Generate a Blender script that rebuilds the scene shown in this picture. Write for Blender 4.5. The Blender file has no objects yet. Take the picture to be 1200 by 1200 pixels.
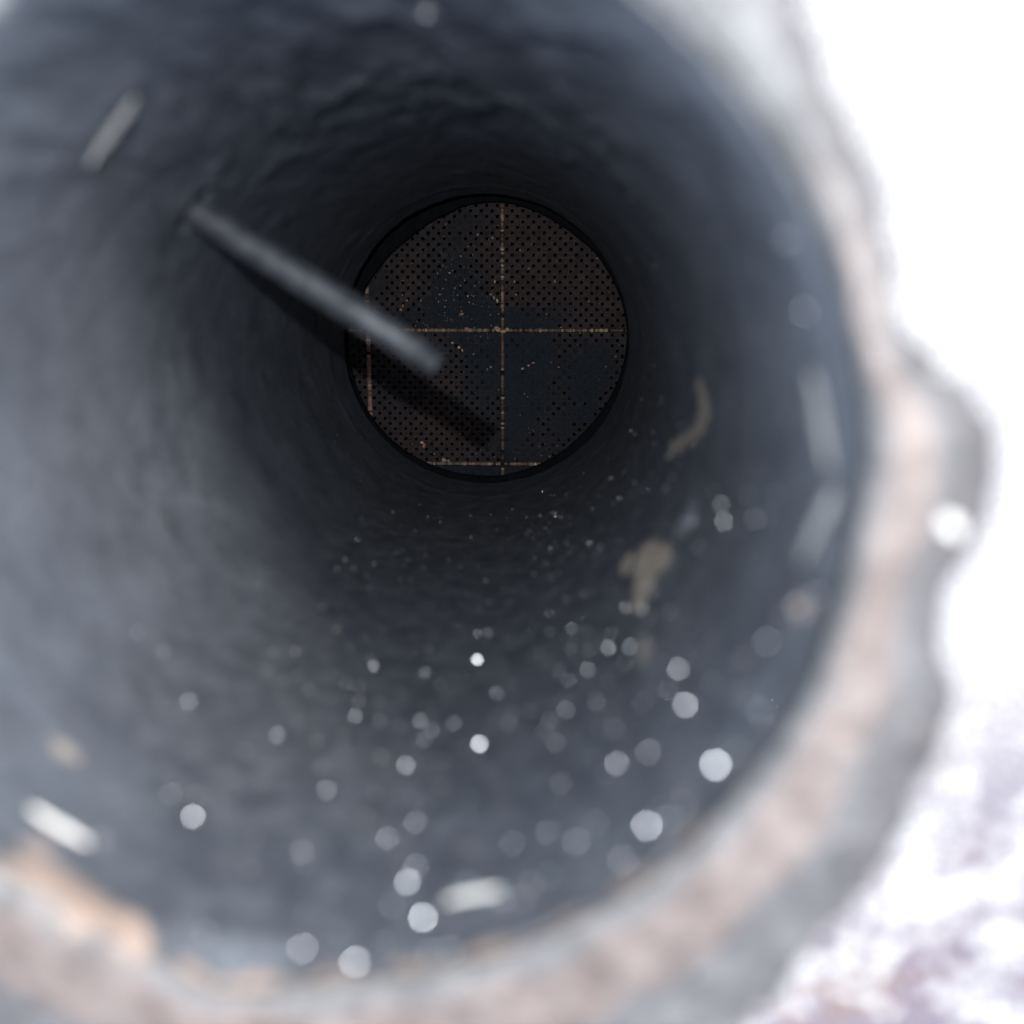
import bpy, bmesh, math, random
from mathutils import Vector, Matrix, noise
PI = math.pi
scn = bpy.context.scene
col = scn.collection
MM = 0.001
H = 0.460                      # the mouth of the pipe stands 46 cm above the ground, its axis upright

def V(x, y, z):                # millimetres from the centre of the mouth (z up) -> world metres
    return Vector((x * MM, y * MM, H + z * MM))

# ------------------------------------------------------------------ camera
cam_d = bpy.data.cameras.new('camera')
cam = bpy.data.objects.new('camera', cam_d); col.objects.link(cam)
cx = Vector((0.99929142, 0.0, -0.03763854))
cy = Vector((-0.00779531, 0.97831769, -0.2069631))
cz = Vector((0.03682245, 0.20710986, 0.97762448))
CAM = Vector((15.69737, 11.01199, 60.9015))
m = Matrix((cx, cy, cz)).transposed().to_4x4()
m.translation = V(*CAM)
cam.matrix_world = m
cam_d.sensor_fit = 'HORIZONTAL'; cam_d.sensor_width = 36.0; cam_d.lens = 36.0
cam_d.clip_start = 0.002; cam_d.clip_end = 2000.0
cam_d.dof.use_dof = True; cam_d.dof.focus_distance = 0.256
cam_d.dof.aperture_fstop = 36.0 / 3.1
cam_d.dof.aperture_blades = 0
scn.camera = cam

# ------------------------------------------------------------------ sky, sun, exposure
SUN_EL, SUN_AZ = math.radians(50), math.radians(25)       # azimuth measured from +x towards +y
world = bpy.data.worlds.new('World'); scn.world = world
world.use_nodes = True
wn = world.node_tree.nodes; wl = world.node_tree.links
sky = wn.new('ShaderNodeTexSky'); sky.sky_type = 'NISHITA'; sky.sun_disc = False
sky.sun_elevation = SUN_EL; sky.sun_rotation = PI / 2 - SUN_AZ
sky.dust_density = 3.0
wn['Background'].inputs['Strength'].default_value = 0.10
wl.new(sky.outputs[0], wn['Background'].inputs['Color'])
sd = bpy.data.lights.new('sun', 'SUN'); sd.energy = 1.2; sd.angle = math.radians(12); sd.color = (1.0, 0.985, 0.965)
sun = bpy.data.objects.new('sun', sd); col.objects.link(sun)
sdir = Vector((math.cos(SUN_EL) * math.cos(SUN_AZ), math.cos(SUN_EL) * math.sin(SUN_AZ), math.sin(SUN_EL)))
sun.rotation_euler = sdir.to_track_quat('Z', 'Y').to_euler()
sun.location = (0, 0, 3)
# the small torch held beside the lens: its light throws the probe's shadow on the honeycomb
TORCH = Vector((5.03, 26.14, 57.6))
td = bpy.data.lights.new('torch', 'POINT'); td.energy = 0.27; td.shadow_soft_size = 0.001; td.color = (0.92, 0.96, 1.0)
torch = bpy.data.objects.new('torch', td); col.objects.link(torch); torch.location = V(*TORCH)
scn.view_settings.view_transform = 'Standard'; scn.view_settings.look = 'None'
scn.view_settings.exposure = 1.60; scn.view_settings.gamma = 1.0
scn.render.engine = 'CYCLES'

# ------------------------------------------------------------------ helpers
def nz(x, y, z=0.0): return noise.noise(Vector((x, y, z)))
def fbm(x, y, z=0.0, o=4):
    s, a, f = 0.0, 0.5, 1.0
    for i in range(o):
        s += a * noise.noise(Vector((x * f, y * f, z * f + 7.3 * i))); a *= 0.5; f *= 2.03
    return s
def smooth01(e0, e1, x):
    t = max(0.0, min(1.0, (x - e0) / (e1 - e0))); return t * t * (3 - 2 * t)

def mesh_obj(name, verts, faces, mat, parent=None, smooth=False, cols=None, attr='tint'):
    me = bpy.data.meshes.new(name)
    me.from_pydata([tuple(v) for v in verts], [], faces)
    if smooth: me.polygons.foreach_set('use_smooth', [True] * len(me.polygons))
    if cols:
        a = me.color_attributes.new(attr, 'FLOAT_COLOR', 'POINT')
        flat = []
        for c in cols: flat += [c[0], c[1], c[2], c[3] if len(c) > 3 else 1.0]
        a.data.foreach_set('color', flat)
    me.materials.append(mat); me.update()
    o = bpy.data.objects.new(name, me); col.objects.link(o)
    if parent: o.parent = parent
    return o

def tag(o, label=None, cat=None, group=None, kind=None):
    if label: o['label'] = label
    if cat: o['category'] = cat
    if group: o['group'] = group
    if kind: o['kind'] = kind
    return o

def lathe(profile, n, closed=True):            # profile of (r, z) in mm -> verts, faces
    vs, fs = [], []
    k = len(profile)
    for i in range(n):
        a = 2 * PI * i / n
        for r, z in profile: vs.append(V(r * math.cos(a), r * math.sin(a), z))
    for i in range(n):
        j = (i + 1) % n
        for q in range(k if closed else k - 1):
            p = (q + 1) % k
            fs.append((i * k + q, j * k + q, j * k + p, i * k + p))
    return vs, fs

class Mat:
    def __init__(s, name):
        s.m = bpy.data.materials.new(name); s.m.use_nodes = True
        s.t = s.m.node_tree; s.n = s.t.nodes; s.b = s.n['Principled BSDF']
        s.tc = s.n.new('ShaderNodeTexCoord')
    def noise(s, scale, detail=4, rough=0.55, vec=None):
        n = s.n.new('ShaderNodeTexNoise'); n.inputs['Scale'].default_value = scale
        n.inputs['Detail'].default_value = detail; n.inputs['Roughness'].default_value = rough
        s.t.links.new(vec or s.tc.outputs['Object'], n.inputs['Vector']); return n.outputs['Fac']
    def ramp(s, fac, stops):
        r = s.n.new('ShaderNodeValToRGB'); e = r.color_ramp.elements
        while len(e) < len(stops): e.new(0.5)
        for q, (p, c) in zip(e, stops):
            q.position = p; q.color = (c[0], c[1], c[2], 1) if isinstance(c, tuple) else (c, c, c, 1)
        s.t.links.new(fac, r.inputs['Fac']); return r.outputs['Color']
    def mix(s, a, b, fac, mode='MIX'):
        x = s.n.new('ShaderNodeMix'); x.data_type = 'RGBA'; x.blend_type = mode
        for v, sock in ((fac, x.inputs[0]), (a, x.inputs[6]), (b, x.inputs[7])):
            if isinstance(v, (int, float)): sock.default_value = v
            elif isinstance(v, tuple): sock.default_value = (*v, 1)
            else: s.t.links.new(v, sock)
        return x.outputs[2]
    def attr(s, name='tint'):
        a = s.n.new('ShaderNodeAttribute'); a.attribute_name = name; return a.outputs['Color']
    def sep(s, c):
        a = s.n.new('ShaderNodeSeparateColor'); s.t.links.new(c, a.inputs[0]); return a.outputs
    def bump(s, h, strength, dist):
        b = s.n.new('ShaderNodeBump'); b.inputs['Strength'].default_value = strength; b.inputs['Distance'].default_value = dist
        s.t.links.new(h, b.inputs['Height']); s.t.links.new(b.outputs[0], s.b.inputs['Normal'])
    def set(s, **k):
        for n, v in k.items():
            sock = s.b.inputs[n.replace('_', ' ')]
            if isinstance(v, (int, float)): sock.default_value = v
            elif isinstance(v, tuple): sock.default_value = (*v, 1)
            else: s.t.links.new(v, sock)
        return s.m

# ------------------------------------------------------------------ materials
def mat_pipe():
    m = Mat('sooty_steel')
    base = m.ramp(m.noise(90, 5), [(0.3, (0.060, 0.069, 0.085)), (0.7, (0.096, 0.108, 0.128))])
    base = m.mix(base, m.ramp(m.noise(210, 6, 0.7), [(0.34, (0.42, 0.40, 0.38)), (0.5, (1.0, 1.0, 1.0)), (0.72, (1.45, 1.38, 1.30))]), m.ramp(m.noise(38, 3), [(0.42, 0.05), (0.68, 0.75)]), 'MULTIPLY')
    fine = m.noise(1400, 3, 0.7)
    base = m.mix(base, m.ramp(fine, [(0.35, 0.62), (0.7, 1.25)]), 0.55, 'MULTIPLY')
    sp = m.sep(m.attr())                                   # r: tan scale, g: rust, b: bare pale metal, alpha: darker lower side
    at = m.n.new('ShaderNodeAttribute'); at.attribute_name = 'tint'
    grit = m.mix((0.028, 0.032, 0.040), (0.080, 0.086, 0.096), m.ramp(m.noise(330, 6, 0.75), [(0.40, 0.0), (0.66, 1.0)]))  # darker mottled tone, blended in along the lower side of the wall
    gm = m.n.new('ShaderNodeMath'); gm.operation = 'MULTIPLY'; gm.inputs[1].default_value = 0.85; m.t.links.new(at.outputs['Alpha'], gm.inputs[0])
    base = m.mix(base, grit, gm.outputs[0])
    edge = m.noise(350, 5, 0.7)
    def mask(ch):
        a = m.n.new('ShaderNodeMath'); a.operation = 'MULTIPLY_ADD'
        m.t.links.new(ch, a.inputs[0]); a.inputs[1].default_value = 1.6
        b = m.n.new('ShaderNodeMath'); b.operation = 'SUBTRACT'; m.t.links.new(edge, b.inputs[0]); b.inputs[1].default_value = 1.0
        m.t.links.new(b.outputs[0], a.inputs[2])
        return m.ramp(a.outputs[0], [(0.15, 0.0), (0.5, 1.0)])
    c = m.mix(base, (0.27, 0.235, 0.195), mask(sp[0]))
    c = m.mix(c, (0.27, 0.205, 0.168), mask(sp[1]))
    c = m.mix(c, (0.42, 0.42, 0.41), mask(sp[2]))
    m.bump(m.mix(m.noise(900, 4, 0.65), m.noise(250, 3), 0.5), 0.5, 0.0006)
    return m.set(Base_Color=c, Roughness=m.ramp(m.noise(200, 3), [(0.3, 0.42), (0.7, 0.62)]), Specular_IOR_Level=0.5)

def mat_flange():
    m = Mat('rusty_flange_steel')
    sp = m.sep(m.attr())                                   # r: rust, g: orange scale
    grey = m.ramp(m.noise(220, 5), [(0.3, (0.075, 0.075, 0.077)), (0.7, (0.135, 0.134, 0.134))])
    rust = m.ramp(m.noise(300, 5), [(0.3, (0.115, 0.090, 0.081)), (0.7, (0.185, 0.157, 0.145))])
    c = m.mix(grey, rust, m.ramp(sp[0], [(0.2, 0.0), (0.8, 1.0)]))
    org = m.mix(sp[1], m.ramp(m.noise(260, 6, 0.7), [(0.38, 0.15), (0.6, 1.3)]), 1.0, 'MULTIPLY')
    c = m.mix(c, m.ramp(m.noise(500, 4), [(0.35, (0.22, 0.155, 0.118)), (0.65, (0.29, 0.235, 0.20))]), m.ramp(org, [(0.2, 0.0), (0.75, 1.0)]))
    dk = m.mix(sp[2], m.ramp(m.noise(330, 5, 0.7), [(0.35, 0.3), (0.6, 1.2)]), 1.0, 'MULTIPLY')
    c = m.mix(c, (0.07, 0.066, 0.068), m.ramp(dk, [(0.2, 0.0), (0.8, 1.0)]))
    c = m.mix(c, m.ramp(m.noise(420, 6, 0.72), [(0.36, 0.45), (0.62, 1.3)]), 0.7, 'MULTIPLY')
    m.bump(m.noise(600, 5, 0.65), 0.6, 0.001)
    return m.set(Base_Color=c, Roughness=0.6, Specular_IOR_Level=0.4)

def mat_simple(name, c0, c1, scale, rough, metallic=0.0, bump=0.3, bd=0.0005, spec=0.5):
    m = Mat(name)
    c = m.ramp(m.noise(scale, 5), [(0.3, c0), (0.7, c1)])
    if bump: m.bump(m.noise(scale * 3, 4, 0.65), bump, bd)
    return m.set(Base_Color=c, Roughness=rough, Metallic=metallic, Specular_IOR_Level=spec)

def mat_tint(name, scale, rough, lo=0.6, hi=1.3, bump=0.4, spec=0.3, bd=0.0002):
    m = Mat(name)
    c = m.mix(m.attr(), m.ramp(m.noise(scale, 5, 0.65), [(0.3, lo), (0.7, hi)]), 1.0, 'MULTIPLY')
    m.bump(m.noise(scale * 2, 4, 0.65), bump, bd)
    return m.set(Base_Color=c, Roughness=rough, Specular_IOR_Level=spec)

M_pipe, M_flange = mat_pipe(), mat_flange()
M_shell = mat_simple('heat_stained_steel', (0.20, 0.17, 0.15), (0.36, 0.33, 0.30), 25, 0.45, 0.7)
M_probe = mat_simple('grey_probe_metal', (0.022, 0.025, 0.030), (0.068, 0.072, 0.079), 520, 0.38, 0.25, 0.5, 0.0004, 0.6)
M_nut = mat_simple('plated_nut_steel', (0.3, 0.28, 0.25), (0.42, 0.4, 0.37), 80, 0.4, 0.8)
M_black = mat_simple('black_soot', (0.004, 0.0045, 0.006), (0.008, 0.009, 0.011), 300, 0.9, 0, 0.3, spec=0.1)
M_cell = mat_tint('sooty_ceramic', 1800, 0.9, 0.55, 1.35, 0.4, 0.1)
M_cement = mat_tint('cement_and_ash', 2500, 0.85, 0.35, 1.5, 0.6, 0.2)
M_flake = mat_simple('bare_metal_flake', (0.62, 0.63, 0.65), (0.8, 0.8, 0.8), 2000, 0.28, 0.9, 0.0)
M_scale = mat_simple('grey_scale_strip', (0.12, 0.12, 0.12), (0.24, 0.237, 0.23), 700, 0.5, 0.0, 0.4, 0.0003)
M_chip = mat_simple('pale_scale_chip', (0.55, 0.54, 0.50), (0.74, 0.72, 0.67), 900, 0.4, 0.0, 0.3, 0.0002)
M_grit = mat_tint('grit', 1500, 0.5, 0.7, 1.2, 0.2, 0.5)

# ------------------------------------------------------------------ ground and gravel
def mat_ground():
    m = Mat('pale_concrete')
    c = m.ramp(m.noise(8, 6), [(0.3, (0.52, 0.52, 0.51)), (0.7, (0.64, 0.635, 0.62))])
    c = m.mix(c, m.ramp(m.noise(220, 4, 0.7), [(0.3, 0.8), (0.7, 1.1)]), 0.6, 'MULTIPLY')
    d = m.n.new('ShaderNodeVectorMath'); d.operation = 'DISTANCE'; m.t.links.new(m.tc.outputs['Object'], d.inputs[0]); d.inputs[1].default_value = (0.32, -0.44, 0)
    near = m.ramp(d.outputs['Value'], [(0.16, 1.0), (0.30, 0.0)])
    blot = m.ramp(m.noise(21, 2, 0.5), [(0.34, 0.0), (0.60, 1.0)])
    tone = m.ramp(m.noise(17, 3), [(0.36, (0.21, 0.19, 0.225)), (0.55, (0.25, 0.215, 0.24)), (0.66, (0.26, 0.20, 0.185))])
    c = m.mix(c, tone, m.mix(near, blot, 1.0, 'MULTIPLY'))
    m.bump(m.noise(120, 5, 0.65), 0.4, 0.002)
    return m.set(Base_Color=c, Roughness=0.85)
vs, fs = [], []
NG = 24; EXT = [-600, -60, -8, -2] + [-1 + 2 * i / 16 for i in range(17)] + [2, 8, 60, 600]
for y in EXT:
    for x in EXT: vs.append((x, y, 0.003 * nz(x * 2, y * 2) if abs(x) < 1.5 and abs(y) < 1.5 and math.hypot(x, y) > .2 else 0.0))
k = len(EXT)
for i in range(k - 1):
    for j in range(k - 1): fs.append((i * k + j, i * k + j + 1, (i + 1) * k + j + 1, (i + 1) * k + j))
tag(mesh_obj('ground', vs, fs, mat_ground(), smooth=True), 'pale bright concrete ground under the filter', kind='structure')

rng = random.Random(4)
def lump(c, r, rng, cols, colour, vs, fs, squash=0.7):
    bm = bmesh.new(); bmesh.ops.create_icosphere(bm, subdivisions=1, radius=1.0)
    rot = Matrix.Rotation(rng.uniform(0, 6.28), 3, 'Z') @ Matrix.Rotation(rng.uniform(-.4, .4), 3, 'X')
    sc = Vector((rng.uniform(.8, 1.3), rng.uniform(.6, 1.0), squash * rng.uniform(.7, 1.1)))
    b = len(vs)
    for v in bm.verts:
        q = v.co * rng.uniform(.85, 1.12)
        q = rot @ Vector((q.x * sc.x, q.y * sc.y, q.z * sc.z))
        vs.append(c + q * r); cols.append(colour)
    bm.verts.index_update()
    for f in bm.faces: fs.append(tuple(b + v.index for v in f.verts))
    bm.free()
# ------------------------------------------------------------------ the filter
filt = bpy.data.objects.new('exhaust_filter', None); col.objects.link(filt)
tag(filt, 'upright steel exhaust particulate filter with open sooty inlet pipe and honeycomb inside', 'exhaust filter')
R = 34.3; LEN = 188.0
PROBE_TH, PROBE_S = math.radians(142.31), 64.6
PB = Vector((R * math.cos(PROBE_TH), R * math.sin(PROBE_TH), -PROBE_S))
PT = Vector((2.86, 3.05, -58.65))
pdir = (PT - PB).normalized()

def dang(a, b): return (a - b + 180) % 360 - 180
# scale, rust and bare patches of the inside wall: angle, depth, half-width (deg), half-length (mm), channel, strength
STAIN = [(-36.5, 60, 5.5, 8, 0, .85), (-38.5, 54, 4.2, 6, 0, .85), (-41, 50, 2.4, 4, 0, .8), (-33, 54, 3.6, 6, 0, .8), (-41.5, 67, 3.2, 5, 0, .8)]
STAIN += [(t, q, 3.2, 5.2, 0, .72) for t, q in [(-.6,68.2),(-2.7,64.7),(-4.8,62.3),(-7.9,64.7),(-11.2,69.6),(-14.3,76.3),(-16.9,82.2)]]
STAIN += [(-31, 53, 3, 10, 0, .35), (-42.8, 36, 3, 8, 0, .55), (-40, 44, 2, 5, 0, .5),
         (-15, 95, 4, 6, 0, .3),
         (-132, 15, 7, 2.0, 0, .52), (-137, 19, 4, 2.0, 0, .45), (-98, 131, 9, 9, 0, .4), (-75, 116, 6, 8, 0, .4), (-85, 105, 8, 6, 0, .25),
         (-99, 45, 12, 10, 1, .22), (-75, 50, 8, 6, 1, .2), (-72, 60, 6, 6, 1, .2), (4, 12, 3, 6, 0, .3), (-16.8, 7, 1.6, 1.3, 1, .8),
         (-121, 0.3, 9, 3.6, 1, .9), (-113, 0.0, 5, 3.0, 1, .9), (-133, 1.0, 8, 2.5, 1, .5), (-127, 3.5, 4, 2.5, 1, .6),
         (124, 4, 5, 4, 2, .7), (136, 5, 6, 3, 2, .6), (81, 29, 2.5, 2.5, 2, .6), (60, 5, 16, 6, 2, .3),
         (27, 110, 2, 8, 0, .3), (16, 125, 2, 6, 0, .25)]
for ang in range(-40, 60, 2): STAIN.append((ang + .7 * math.sin(ang), 0, 2.5, 1.6 + .8 * math.sin(ang * 1.7), 1, .45))
for ang in range(-105, -40, 2): STAIN.append((ang, 0, 2.5, 1.8 + 1.2 * math.sin(ang * .7), 1, .6))

NT, NS = 520, 230
def wall_r(th, s):                 # inner radius of the sooty pipe wall
    a = math.radians(th)
    ca, sa = math.cos(a), math.sin(a)
    top = smooth01(75, 30, abs(dang(th, 95))) * smooth01(0, 14, s) * (1 - .75 * smooth01(50, 120, s))
    # wrinkles of baked soot, running round the bore near the upper side
    w = 1 - abs(2.2 * fbm(ca * 4.4 + 3, sa * 4.4, s * .045, 4))
    w = max(0.0, w) ** 3
    d = -top * .7 * w
    d += .22 * fbm(ca * 5, sa * 5, s * .10, 4) + .10 * nz(ca * 40, sa * 40, s * .9)
    # rolled groove close behind the mouth on the right side
    g = math.exp(-((s - 5.2) / 1.2) ** 2) * smooth01(70, 30, abs(dang(th, 0)))
    d += .45 * g
    # ring bead close to the far end
    d -= .16 * math.exp(-((s - 170) / 1.5) ** 2)
    return R + d
vs, cols, fs = [], [], []
for j in range(NS + 1):
    s = LEN * (j / NS) ** 1.25
    for i in range(NT):
        th = i * 360 / NT; a = math.radians(th)
        r = wall_r(th, s); ca_, sa_ = math.cos(a), math.sin(a)
        p = Vector((r * math.cos(a), r * math.sin(a), -s))
        # hole for the probe
        q = p - PB; along = q.dot(pdir); off = (q - pdir * along).length
        if off < 3.0: r += 6.0 * smooth01(2.9, 2.35, off)
        # rim of the mouth: eaten, lumpy edge
        if s < 8: r += .4 * smooth01(8, 0, s) ** 2 * smooth01(75, 35, abs(dang(th, 75)))
        if s < 4:
            e = smooth01(4, 0, s)
            r += e * (.45 * fbm(math.cos(a) * 4, math.sin(a) * 4, 1.5, 4))
            r -= e * .9 * math.exp(-(dang(th, -119) / 9) ** 2)
            r += e * 1.5 * math.exp(-(dang(th, -100) / 9) ** 2)
        vs.append(V(r * math.cos(a), r * math.sin(a), -s))
        c = [0, 0, 0]
        for (t0, s0, wt, ws, ch, st) in STAIN:
            dt = dang(th, t0) / wt; ds = (s - s0) / ws
            if abs(dt) < 2.5 and abs(ds) < 2.5:
                c[ch] = max(c[ch], st * math.exp(-.8 * (dt * dt + ds * ds)))
        # mask for the darker tone along the lower side, with an uneven border
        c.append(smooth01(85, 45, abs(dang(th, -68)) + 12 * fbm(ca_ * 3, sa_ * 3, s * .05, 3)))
        cols.append(c)
for j in range(NS):
    for i in range(NT):
        k = (i + 1) % NT
        fs.append((j * NT + i, j * NT + k, (j + 1) * NT + k, (j + 1) * NT + i))
# outer wall and end lip
b = len(vs); RO = 36.6
for (r, z) in ((35.6, -LEN - .5), (RO, -LEN - .3), (RO, -9.0)):
    for i in range(NT):
        a = 2 * PI * i / NT; vs.append(V(r * math.cos(a), r * math.sin(a), z)); cols.append((0, .1, 0, 0))
rows = [NS * NT, b, b + NT, b + 2 * NT]
for q in range(3):
    for i in range(NT):
        k = (i + 1) % NT
        fs.append((rows[q] + i, rows[q] + k, rows[q + 1] + k, rows[q + 1] + i))
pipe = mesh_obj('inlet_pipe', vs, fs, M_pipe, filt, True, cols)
tag(pipe, 'dark sooty pipe wall with wrinkled scale and tan patches')

# flange: uneven ring round the mouth
OUT = [(-180, 47.5), (-140, 48), (-110, 48.5), (-75, 49), (-52, 48.2), (-41.6, 46.1), (-28.8, 45.0), (-19.3, 43.8), (-11, 41.0), (-8, 41.2), (-5.1, 42.4),
       (.6, 42.7), (5.5, 42.4), (8, 41.0), (10, 39.6), (12, 38.5), (13.5, 38.1), (22.4, 38.3), (33.6, 38.8), (42.2, 39.8), (60, 41.5), (90, 44), (120, 45.5), (150, 47), (180, 47.5)]
def r_out(th):
    th = dang(th, 0)
    for (a0, r0), (a1, r1) in zip(OUT, OUT[1:]):
        if a0 <= th <= a1:
            t = (th - a0) / (a1 - a0); return r0 + (r1 - r0) * (t * t * (3 - 2 * t))
    return 47.5
vs, cols, fs = [], [], []
NF = 420; prof = 22
for i in range(NF):
    th = i * 360 / NF; a = math.radians(th); ca, sa = math.cos(a), math.sin(a)
    ro = r_out(th) + .8 * fbm(ca * 9, sa * 9, 3, 5) + .8 * nz(ca * 17, sa * 17, 5) - .9 * smooth01(.25, .5, nz(ca * 26, sa * 26, 8))
    ri = 34.75 - .8 * math.exp(-(dang(th, -119) / 9) ** 2) + 1.5 * math.exp(-(dang(th, -100) / 9) ** 2) + .5 * fbm(ca * 7, sa * 7, 6, 4)
    fl = smooth01(75, 35, abs(dang(th, 75))); ri -= .55 * fl
    P = []
    for k in range(14):            # top face from the bevel outwards
        t = k / 13; r = ri + (ro - .9 - ri) * t
        z = -1.4 * (1 - smooth01(0, .16 + .3 * fl, t)) + .35 * fbm(ca * r * .35, sa * r * .35, 9, 4) - .25 * smooth01(.5, .75, t)
        w = t + .12 * fbm(ca * 6, sa * 6, t * 2 + 4, 3)
        rust = smooth01(.08 + .25 * fl, .22 + .35 * fl, w) * (1 - smooth01(.46, .62, w))
        if -8 < dang(th, 40) < 60: rust *= .45
        orange = math.exp(-(dang(th, -117) / 11) ** 2) * math.exp(-((r - 34.6) / 1.6) ** 2)
        orange = max(orange, .35 * math.exp(-(dang(th, 18) / 8) ** 2) * math.exp(-((r - 36.3) / 1.2) ** 2))
        dk = smooth01(39.2, 40.4, r) * smooth01(13, 8, abs(dang(th, 2))) + .7 * smooth01(.55, .85, w) * smooth01(70, 50, abs(dang(th, 20)))
        z += .5 * dk * fbm(ca * r * .5, sa * r * .5, 2, 4)
        P.append((r, z, rust, orange, dk))
    zt = P[-1][1]
    P += [(ro - .3, zt - .35, .1, 0, dk), (ro, zt - 1.1, .15, 0, dk), (ro - .1, -4.5, .2, 0, .3), (ro, -7.2, .2, 0, .3), (ro - .7, -8.4, .2, 0, .3), (RO + .05, -9.0, .2, 0, 0), (RO + .02, -5.5, .1, 0, 0), (max(34.9, ri), -4.0, .1, 0, 0)]
    for (r, z, u, o, dk) in P:
        vs.append(V(r * ca, r * sa, z)); cols.append((u, o, dk))
K = len(P)
for i in range(NF):
    j = (i + 1) % NF
    for q in range(K):
        p = (q + 1) % K
        fs.append((i * K + q, j * K + q, j * K + p, i * K + p))
tag(mesh_obj('flange', vs, fs, M_flange, filt, True, cols), 'corroded flange ring with pinkish rust band and chipped outer edge')

# body of the filter
fx, fy = 3.3, 2.25                      # the honeycomb sits a little off the axis of the pipe
def shell(name, prof, mat, n=96):
    v, f = lathe(prof, n)
    off = Vector((fx * MM, fy * MM, 0))
    return mesh_obj(name, [q + off for q in v], f, mat, filt, True)
v, f = lathe([(RO + .1, -178), (42, -180.5), (60, -186), (72, -193), (75.5, -199), (77, -199), (73.2, -191.5), (60.6, -184), (42, -178.4), (RO + .1, -175.5)], 96)
mesh_obj('inlet_cone', v, f, M_shell, filt, True)
shell('canister', [(76.2, -199.2), (78, -199.5), (78, -207), (76.2, -209), (76.2, -398), (78, -400), (78, -408), (76.2, -409), (74.4, -409), (74.4, -199.2)], M_shell)
shell('outlet_cone', [(77, -409.2), (75, -415), (52, -436), (46, -440), (46, -452), (58, -452), (58, -459.9), (42, -459.9), (42, -440), (50, -433.5), (73, -412), (74.6, -409.2)], M_shell)
for zz in (-230, -380):
    o = shell('clamp_band', [(76.3, zz + 7), (78.2, zz + 7), (78.2, zz - 7), (76.3, zz - 7)], M_nut)
# black retaining ring in front of the honeycomb
v, f = [], []
n = 160
RING = [(-180, 35.2), (-141, 35.9), (-90, 35.5), (-41, 34.6), (0, 35.4), (35, 34.2), (48, 33.2), (60, 32.9), (81, 33.0), (96, 32.5), (110, 31.3), (128, 30.8), (145, 31.5), (159, 32.6), (180, 35.2)]
def ring_r(th):
    for (a0, r0), (a1, r1) in zip(RING, RING[1:]):
        if a0 <= th <= a1: return r0 + (r1 - r0) * smooth01(a0, a1, th)
    return 35.2
prof = [(33.7, -201.2), (34.2, -200.2), (40, -197.5), (60, -196.5), (60, -202.2), (34.2, -202.2)]
for i in range(n):
    a = 2 * PI * i / n
    for r, z in prof:
        rr = r + (ring_r(math.degrees(math.atan2(math.sin(a), math.cos(a)))) - 33.7 + .12 * fbm(math.cos(a) * 8, math.sin(a) * 8, 2, 3) if r < 39 else 0)
        v.append(V(-.7 + rr * math.cos(a), .6 + rr * math.sin(a), z))
for i in range(n):
    j = (i + 1) % n
    for q in range(6):
        p = (q + 1) % 6; f.append((i * 6 + q, j * 6 + q, j * 6 + p, i * 6 + p))
tag(mesh_obj('retaining_ring', v, f, M_black, filt, True), 'black soot caked ring round the honeycomb')

# honeycomb: 4 x 4 square segments of 25 x 25 cells, every second cell open, the others plugged
PITCH, JOINT, SZ = 34.45, 1.0, -203.5
NC = 25
def soot_at(x, y):                      # 0 bare brown ceramic .. 1 caked over
    n = fbm(x * .07 + 5, y * .07, 2.2, 4)
    s = .32 + .9 * n
    s += .55 * math.exp(-((x + 8) / 15) ** 2 - ((y - 7) / 4.5) ** 2)          # bands above and below the middle joint
    s += .60 * math.exp(-((x - 4) / 17) ** 2 - ((y + 4) / 8) ** 2)
    s += .35 * smooth01(2, -2, y) * smooth01(1, 5, x) * smooth01(36, 24, x)
    s += .22 * smooth01(8, 16, y) * smooth01(-2, -8, x)
    s += .9 * smooth01(-31, -33, y)
    s -= .45 * smooth01(-3, 3, x - 2) * smooth01(6, 12, y) + .25 * math.exp(-((x + 20) / 9) ** 2 - ((y + 23) / 7) ** 2)
    return s
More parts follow.
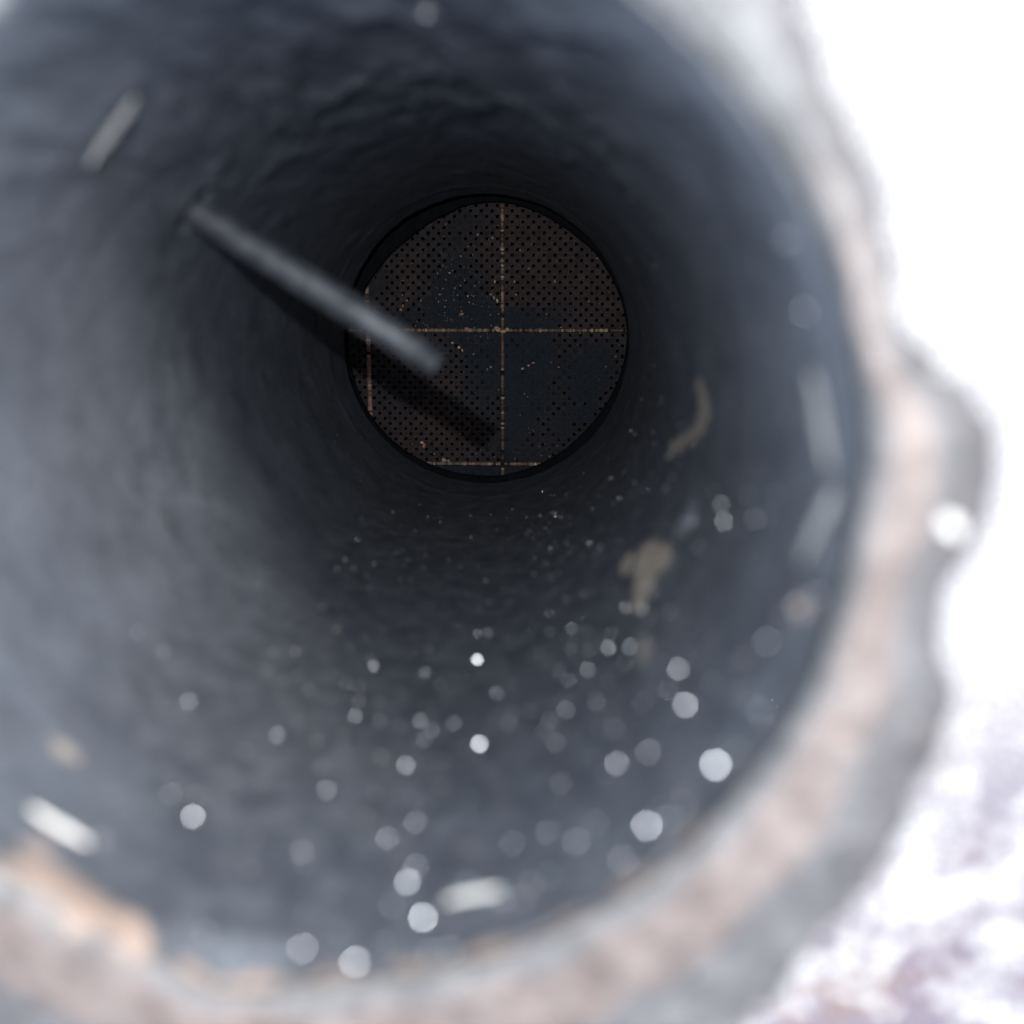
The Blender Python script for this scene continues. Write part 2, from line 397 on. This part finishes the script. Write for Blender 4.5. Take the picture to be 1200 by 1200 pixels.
for gi in range(-2, 2):
    for gj in range(-2, 2):
        x0 = fx + gi * PITCH + JOINT / 2; y0 = fy + gj * PITCH + JOINT / 2
        W = PITCH - JOINT; c = W / NC; wt = c * .21
        vs, fs, cols = [], [], []
        def quad(pts, colour):
            b = len(vs)
            for q in pts: vs.append(V(*q)); cols.append(colour)
            fs.append((b, b + 1, b + 2, b + 3))
        for i in range(NC):
            for j in range(NC):
                xa, ya = x0 + i * c, y0 + j * c; xm, ym = xa + c / 2, ya + c / 2
                if math.hypot(xm - fx, ym - fy) > 72.8: continue
                so = soot_at(xm, ym); h = rng.random()
                k = smooth01(0, .85, so + (h - .5) * .30)
                warm = .5 + .5 * nz(xm * .1, ym * .1, 4)
                g = (.8 + .4 * rng.random()) * .46
                bare = Vector((.086 + .034 * warm, .070 + .012 * warm, .072)) * g
                cake = Vector((.020, .0235, .029)) * (.95 + .1 * h)
                w = bare * (1 - k) + cake * k
                
                w = tuple(w)
                zt = SZ + .12 * rng.random() + .1 * k
                A, B, C_, D = xa + wt, xa + c - wt, ya + wt, ya + c - wt
                o = ((xa, ya), (xa + c, ya), (xa + c, ya + c), (xa, ya + c)); n_ = ((A, C_), (B, C_), (B, D), (A, D))
                for q in range(4):
                    p = (q + 1) % 4
                    quad([(*o[q], zt), (*o[p], zt), (*n_[p], zt), (*n_[q], zt)], w)
                opened = (i + j) % 2 == 0
                fill = k + .25 * (rng.random() - .5) + .3 * nz(xm * .09, ym * .09, 11)
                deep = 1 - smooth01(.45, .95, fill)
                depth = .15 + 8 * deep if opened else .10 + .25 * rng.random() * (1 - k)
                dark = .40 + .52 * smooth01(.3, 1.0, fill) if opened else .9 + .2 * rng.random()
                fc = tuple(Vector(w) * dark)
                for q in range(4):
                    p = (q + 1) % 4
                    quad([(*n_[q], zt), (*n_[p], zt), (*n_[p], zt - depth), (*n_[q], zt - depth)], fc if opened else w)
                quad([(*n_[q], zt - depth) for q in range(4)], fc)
        if fs:
            mesh_obj('filter_segment', vs, fs, M_cell, filt, False, cols)
# cement joints, chipped and ash dusted
def joint(x0, y0, x1, y1, name='cement_joint'):
    L = math.hypot(x1 - x0, y1 - y0); n = max(4, int(L / .35)); ux, uy = (x1 - x0) / L, (y1 - y0) / L
    v, f, c = [], [], []
    for i in range(n + 1):
        t = L * i / n; x, y = x0 + ux * t, y0 + uy * t
        rr = fbm(x * .9, y * .9, 5, 3) + (rng.random() - .5) * .5
        hw = JOINT * max(.18, .36 + .22 * rr) * (1.45 if uy and x0 < 0 else 1)
        br = fbm(x * .25 + 9, y * .25, 1, 3)
        bright = smooth01(-.35, .5, br + .5 * (rng.random() - .5))
        if abs(y - (fy - PITCH)) < 2 and ux: bright = max(bright, .6 * rng.random() + .2)
        if abs(x - fx) < 1 and uy and y < fy: bright *= .35
        if abs(x - (fx - PITCH)) < 1 and uy: bright = max(bright, .6)
        red = smooth01(-.1, .3, nz(x * .3, y * .3, 8))
        base = Vector((.10, .075, .058)) * (1 - red) + Vector((.125, .072, .055)) * red
        base = base * (.8 + 2.8 * bright) * (1 - .8 * smooth01(-.05, -.3, nz(x * 1.3, y * 1.3, 17)) - .15 * rng.random())
        if rng.random() < .07: base = Vector((.55, .42, .29)) * (.6 + .6 * rng.random())
        zt = SZ + .22 + .22 * rr
        for q, (o, z) in enumerate(((-hw - .12, SZ - 1.2), (-hw, zt - .12), (0, zt + .1 * rng.random()), (hw, zt - .12), (hw + .12, SZ - 1.2))):
            v.append(V(x - uy * o, y + ux * o, z)); c.append(tuple(base * (1 if q in (1, 2, 3) else .5)))
    for i in range(n):
        for q in range(4): f.append((i * 5 + q, (i + 1) * 5 + q, (i + 1) * 5 + q + 1, i * 5 + q + 1))
    return mesh_obj(name, v, f, M_cement, filt, True, c)
for k in (-1, 0, 1):
    x = fx + k * PITCH; hy = math.sqrt(72.5 ** 2 - (k * PITCH) ** 2)
    joint(x, fy - hy, x, fy + hy)
    for g in range(-2, 2):
        xa, xb = max(fx + g * PITCH + .55, fx - hy), min(fx + (g + 1) * PITCH - .55, fx + hy)
        joint(xa, fy + k * PITCH, xb, fy + k * PITCH)
# loose ash crumbs on the honeycomb
ASH = [(-22.5,7.4,.5),(-20.9,9.7,.3),(-22,8.4,.4),(-7.1,6.3,.7),(-17.2,-27.4,.7),(-17.8,-26.6,.5),(-12.1,-31.2,.8),(-10.9,-31.4,.5),(-5.6,2.5,.8),(-4.4,2.4,.5),(2.1,2.6,.9),(3.6,2.0,.8),(4.6,2.5,.6),(-7.8,-2.0,.5),
       (-7,-2.8,.5),(-9.5,-.9,.4),(-28.7,18.6,.3),(-10,16.5,.3),(-7.1,20.6,.3),(1.4,14.4,.4),(.4,11.2,.4),(1.2,10.4,.5),(2,9.6,.5),(6.4,14.4,.4),(6.8,11.2,.4),(10,17.5,.4),(.3,-7,.4),(-.6,-7.6,.4),(-4.1,-3.7,.3),
       (-2.8,25.8,.3),(27.1,20,.3),(16.5,14.4,.4),(8.4,-7.4,.4),(11.2,-5.9,.4),(10,-6.6,.4),(-17.4,9.7,.4),(-12.6,11.2,.35),(-8.7,12.7,.4),(12.9,2.5,.4),(14,2.2,.3)]
for i in range(230):
    a, d = rng.uniform(0, 6.28), 34 * math.sqrt(rng.random())
    if rng.random() < .6: a, d = rng.gauss(2.2, .5), abs(rng.gauss(15, 8))
    ASH.append((d * math.cos(a), d * math.sin(a), rng.choice((.1, .13, .17, .22))))
vs, fs, cols = [], [], []
for (x, y, r) in ASH:
    cc = rng.choice(((.42, .29, .18), (.44, .25, .18), (.30, .23, .17), (.2, .19, .18), (.52, .40, .28), (.30, .17, .13)))
    lump(V(x, y, SZ + .3), r * MM * .95, rng, cols, cc, vs, fs, .5)
tag(mesh_obj('ash_crumbs', vs, fs, M_cement, filt, False, cols), 'rust coloured and tan ash crumbs on the honeycomb', kind='stuff')

# temperature probe through the pipe wall
def tube_along(p0, d, stations, n=28):
    d = d.normalized(); u = d.orthogonal().normalized(); w = d.cross(u)
    v, f = [], []
    for (t, r) in stations:
        for i in range(n):
            a = 2 * PI * i / n; q = p0 + d * t + (u * math.cos(a) + w * math.sin(a)) * r
            v.append(V(*q))
    for k in range(len(stations) - 1):
        for i in range(n):
            j = (i + 1) % n; f.append((k * n + i, k * n + j, (k + 1) * n + j, (k + 1) * n + i))
    f.append(tuple(reversed(range(n)))); f.append(tuple((len(stations) - 1) * n + i for i in range(n)))
    return v, f
PL = (PT - PB).length
probe = mesh_obj('temperature_probe', *tube_along(PB, pdir, [(-2.6, 1.8), (-.2, 1.8), (0, 1.78), (8, 1.8), (16, 1.83), (PL * .70, 1.86), (PL * .72, 1.92), (PL * .735, 1.76), (PL * .75, 1.68), (PL - .55, 1.64)]), M_probe, filt, True)
tag(probe, 'thin grey probe rod reaching across the pipe from its upper left wall')
mesh_obj('probe_tip', *tube_along(PB, pdir, [(PL - .54, 1.64), (PL - .25, 1.60), (PL - .08, 1.45), (PL, 1.0), (PL + .03, .2)]), M_probe, probe, True)
bos = mesh_obj('probe_boss', *tube_along(PB, pdir, [(-9.5, 7.0), (-9, 7.6), (-4.5, 7.8), (-2.2, 8.6)], 40), M_shell, filt, True)
hexv, hexf = tube_along(PB, pdir, [(-17, 5.6), (-16.5, 6.4), (-10.2, 6.4), (-9.6, 6.0)], 6)
mesh_obj('probe_nut', hexv, hexf, M_nut, probe, False)
mesh_obj('probe_lead', *tube_along(PB, pdir, [(-48, 1.9), (-47, 2.2), (-22, 2.2), (-21, 3.2), (-17.1, 3.2)], 20), M_black, probe, True)

# ------------------------------------------------------------------ loose flakes, chips and grit on the wall of the pipe
def wall_frame(th, s):
    a = math.radians(th); r = wall_r(th, s)
    return Vector((r * math.cos(a), r * math.sin(a), -s)), Vector((-math.cos(a), -math.sin(a), 0))
def plate(name, p, nrm, axis, rl, rw, th, mat, rr, rough_edge=.2, n=9, bend=0.0):
    # thin uneven plate, long axis along `axis`
    nrm = nrm.normalized(); ax = (axis - nrm * axis.dot(nrm)).normalized(); bx = nrm.cross(ax)
    top, bot = [], []
    for i in range(n):
        a = 2 * PI * i / n; k = 1 + rr.uniform(-rough_edge, rough_edge)
        q = ax * (rl * k * math.cos(a)) + bx * (rw * k * math.sin(a))
        z = bend * math.cos(a) ** 2
        top.append(q + nrm * (th / 2 + z)); bot.append(q * 1.06 + nrm * (-th / 2 + z))
    v = [nrm * th * .55] + top + bot + [nrm * -th * .5]
    f = []
    for i in range(n):
        j = (i + 1) % n
        f += [(0, 1 + i, 1 + j), (1 + i, 1 + n + i, 1 + n + j, 1 + j), (1 + 2 * n, 1 + n + j, 1 + n + i)]
    me = bpy.data.meshes.new(name); me.from_pydata([tuple(q * MM) for q in v], [], f)
    me.materials.append(mat); me.update()
    o = bpy.data.objects.new(name, me); col.objects.link(o); o.location = V(*p)
    return o
FL = [(-78.3,59.2,1.00),(-80.3,40.4,.60),(-74.9,33.9,.90),(-86.9,31.4,.75),(-94.3,41.8,.50),(-97.9,25.4,.45),(-117.9,17.0,.50),(-97.4,14.6,.40),(-84.1,24.0,.35),(-67.5,12.7,.60),(-81.0,12.7,.50),
 (-81.7,10.5,.60),(-78.5,5.4,.90),(-85.6,1.0,1.00),(-76.6,.9,.50),(-74.3,.8,.40),(-37.3,23.3,.80),(-38.2,16.1,.85),(-51.0,16.8,.55),(-37.1,4.9,.80),(-48.3,5.2,.70),(-55.3,8.3,.35),(-57.0,57.6,.60),
 (-53.6,46.6,.35),(-40.7,45.2,.50),(-41.8,37.1,.40),(-77.1,69.3,.40),(-88.9,56.4,.35),(-62.0,104.1,.30),(-50.0,90.5,.40),(-47.0,84.1,.45),(-60.5,126.9,.40),(-65.5,158.5,.50),(-67.2,102.4,.25),
 (-17.3,34.9,.45),(-12.7,24.4,.30),(-10.7,29.0,.25),(-16.8,6.9,.50),(-109.5,33.5,.30),(-99.7,56.9,.30),(-72.9,46.3,.30),(-53.2,32.0,.30),(-60.0,45.9,.30),(-100.3,1.5,.35),(-103.7,1.0,.30),(-51.9,2.8,.40),
 (-119.7,106.3,.25),(-69.9,36.9,.25),(-54.2,41.1,.30),(-98.7,42.2,.25),(-62.9,31.3,.25),(-101.1,59.4,.25),(-139.2,36.0,.20),(-133.8,36.7,.20),(80.9,28.6,.40),(25.2,7.3,.30),(17.0,9.0,.35)]
SPECIAL = {0: 'brightest silvery flake deep on the lower wall, straight below the honeycomb', 13: 'large whitish flake on the lower rim of the pipe mouth',
           2: 'bright round flake on the lower wall, nearer than the deep bright one', 12: 'bright silvery flake beside the pale sliver on the lower wall',
           16: 'upper of two bright flakes one above the other on the lower right wall', 17: 'lower of two bright flakes one above the other on the lower right wall',
           19: 'whitish flake close to the rusty rim on the lower right', 32: 'tiny flake just below the edge of the honeycomb', 54: 'pale flake on the top wall near the mouth',
           37: 'pinkish flake at the lower end of the pale scrapes on the right wall', 6: 'lone flake on the lower left wall right of the long pale chip'}
def wall_side(th): return 'lower left' if -180 < th < -95 else ('right' if -62 < th < 60 else 'bottom')
ORD = 'nearest second third fourth fifth sixth seventh eighth ninth tenth eleventh twelfth thirteenth fourteenth fifteenth sixteenth seventeenth eighteenth nineteenth twentieth'.split()
ORD = ['first'] + ORD[1:]
fr = random.Random(11)
for i, (th, s, b) in enumerate(FL):
    p, n_in = wall_frame(th, s); p = p + n_in * .45
    half = ((CAM - p).normalized() + (TORCH - p).normalized()).normalized()
    jit = .07 + .20 * (1 - b)
    nrm = (half + Vector((fr.uniform(-jit, jit), fr.uniform(-jit, jit), fr.uniform(-jit, jit)))).normalized()
    r = .38 * (.18 + .28 * b) * (.72 + .28 * min(1, s / 45)) * (.6 if s > 90 else 1)
    o = plate('metal_flake', p, nrm, Vector((fr.uniform(-1, 1), fr.uniform(-1, 1), .2)), r, r * fr.uniform(.7, 1), .12, M_flake, fr)
    if i in SPECIAL: lab = SPECIAL[i]
    else:
        w_ = wall_side(th)
        rank = sorted([q for q in range(len(FL)) if q not in SPECIAL and wall_side(FL[q][0]) == w_], key=lambda q: FL[q][1]).index(i)
        lab = 'tiny dull silvery flake, %s from the mouth on the %s wall' % (ORD[rank], w_)
    tag(o, lab, 'metal flake', 'silvery flakes sticking to the pipe wall')
# pale chips and slivers: two ends (angle, depth), half width
CH = [((-130.2, 6.2), (-122.6, 6.4), .22, 'long cream white chip on the lower left wall near the rusty rim', M_chip),
      ((-75.2, 6.7), (-69.0, 6.6), .20, 'pale bluish sliver on the bottom wall next to a bright flake', M_chip),
      ((137.0, 30.9), (126.5, 30.3), .35, 'grey scraped sliver on the upper left wall above the probe', M_scale),
      ((9.4, 8.6), (-.2, 6.0), .36, 'long grey scale strip on the right wall, the upper one', M_scale),
      ((-2.6, 5.6), (-10.8, 6.9), .34, 'shorter grey scale strip on the right wall, below the long one', M_scale)]
for (e0, e1, hw, lab, mt) in CH:
    p0, n0 = wall_frame(*e0); p1, n1 = wall_frame(*e1)
    p = (p0 + p1) / 2; n_in = (n0 + n1).normalized()
    p = p + n_in * .25
    nrm = (n_in + ((CAM - p).normalized() + (TORCH - p).normalized()) * (.35 if mt is M_flake else .22)).normalized()
    p = p + n_in * .35
    o = plate('scale_chip', p, nrm, p1 - p0, (p1 - p0).length / 2, hw, .25, mt, fr, .28, 16)
    tag(o, lab, 'scale chip')
FF = [(-27.6,38.5,.7),(-35.2,43.8,.5),(-51.9,41.9,.7),(-95.4,36.3,.8),(-3.5,39.7,.85),(-109,39.9,.5),(-20.9,36.5,.6),(-21.3,41.0,.5),(17.4,36.1,.5)]
FFL = ['white flake on the flange at the lower right', 'faint flake on the outer grey part of the flange, lower right', 'round pale flake on the flange near the bottom',
       'white flake on the flange at the bottom left', 'large white flake on the flange tab at the right', 'small flake on the flange in the bottom left corner',
       'pinkish white flake on the rusty band at the right', 'faint grey flake on the flange below the tab', 'pale flake on the rusty band at the upper right']
for (th, r, sz), lab in zip(FF, FFL):
    a = math.radians(th); p = Vector((r * math.cos(a), r * math.sin(a), .35))
    o = plate('paint_flake', p, Vector((fr.uniform(-.2, .2), fr.uniform(-.2, .2), 1)), Vector((1, fr.uniform(-1, 1), 0)), sz * .8, sz * .55, .2, M_chip if sz == .85 else M_scale, fr, .35)
    tag(o, lab, 'flake')
# fine grit over the lower and right wall
vs, fs, cols = [], [], []
for i in range(480):
    th = fr.gauss(-68, 34); s = 3 + 150 * fr.random() ** 1.6
    p, n_in = wall_frame(th, s)
    cc = fr.choice(((.30, .30, .31), (.22, .22, .23), (.36, .33, .28), (.2, .15, .12), (.14, .14, .15)))
    lump(V(*(p + n_in * .05)), MM * fr.choice((.07, .1, .14, .2)) * (1 if s > 20 else 1.2), fr, cols, cc, vs, fs)
tag(mesh_obj('soot_grit', vs, fs, M_grit, cols=cols), 'fine grey grit scattered over the lower wall of the pipe', 'grit', kind='stuff')

# fine bare sparkles among the grit, too small to pick apart
vs, fs = [], []
for i in range(140):
    th = fr.gauss(-62, 30); s = 2 + 100 * fr.random() ** 1.5
    p, n_in = wall_frame(th, s); p = p + n_in * .3
    half = ((CAM - p).normalized() + (TORCH - p).normalized()).normalized()
    nrm = (half + Vector((fr.gauss(0, .16), fr.gauss(0, .16), fr.gauss(0, .16)))).normalized()
    ax = nrm.orthogonal().normalized(); bx = nrm.cross(ax); r = fr.choice((.05, .06, .08, .1)) * (.55 if s > 55 else 1); b = len(vs)
    for z in (.04, -.04):
        for q in range(5):
            a = q * 1.2566 + fr.uniform(-.25, .25); vs.append(V(*(p + ax * r * math.cos(a) + bx * r * math.sin(a) + nrm * z)))
    fs.append(tuple(b + q for q in range(5))); fs.append(tuple(b + 9 - q for q in range(5)))
    for q in range(5): fs.append((b + q, b + 5 + q, b + 5 + (q + 1) % 5, b + (q + 1) % 5))
tag(mesh_obj('metal_dust', vs, fs, M_flake), 'fine glinting metal dust on the lower and right wall of the pipe', 'metal dust', kind='stuff')
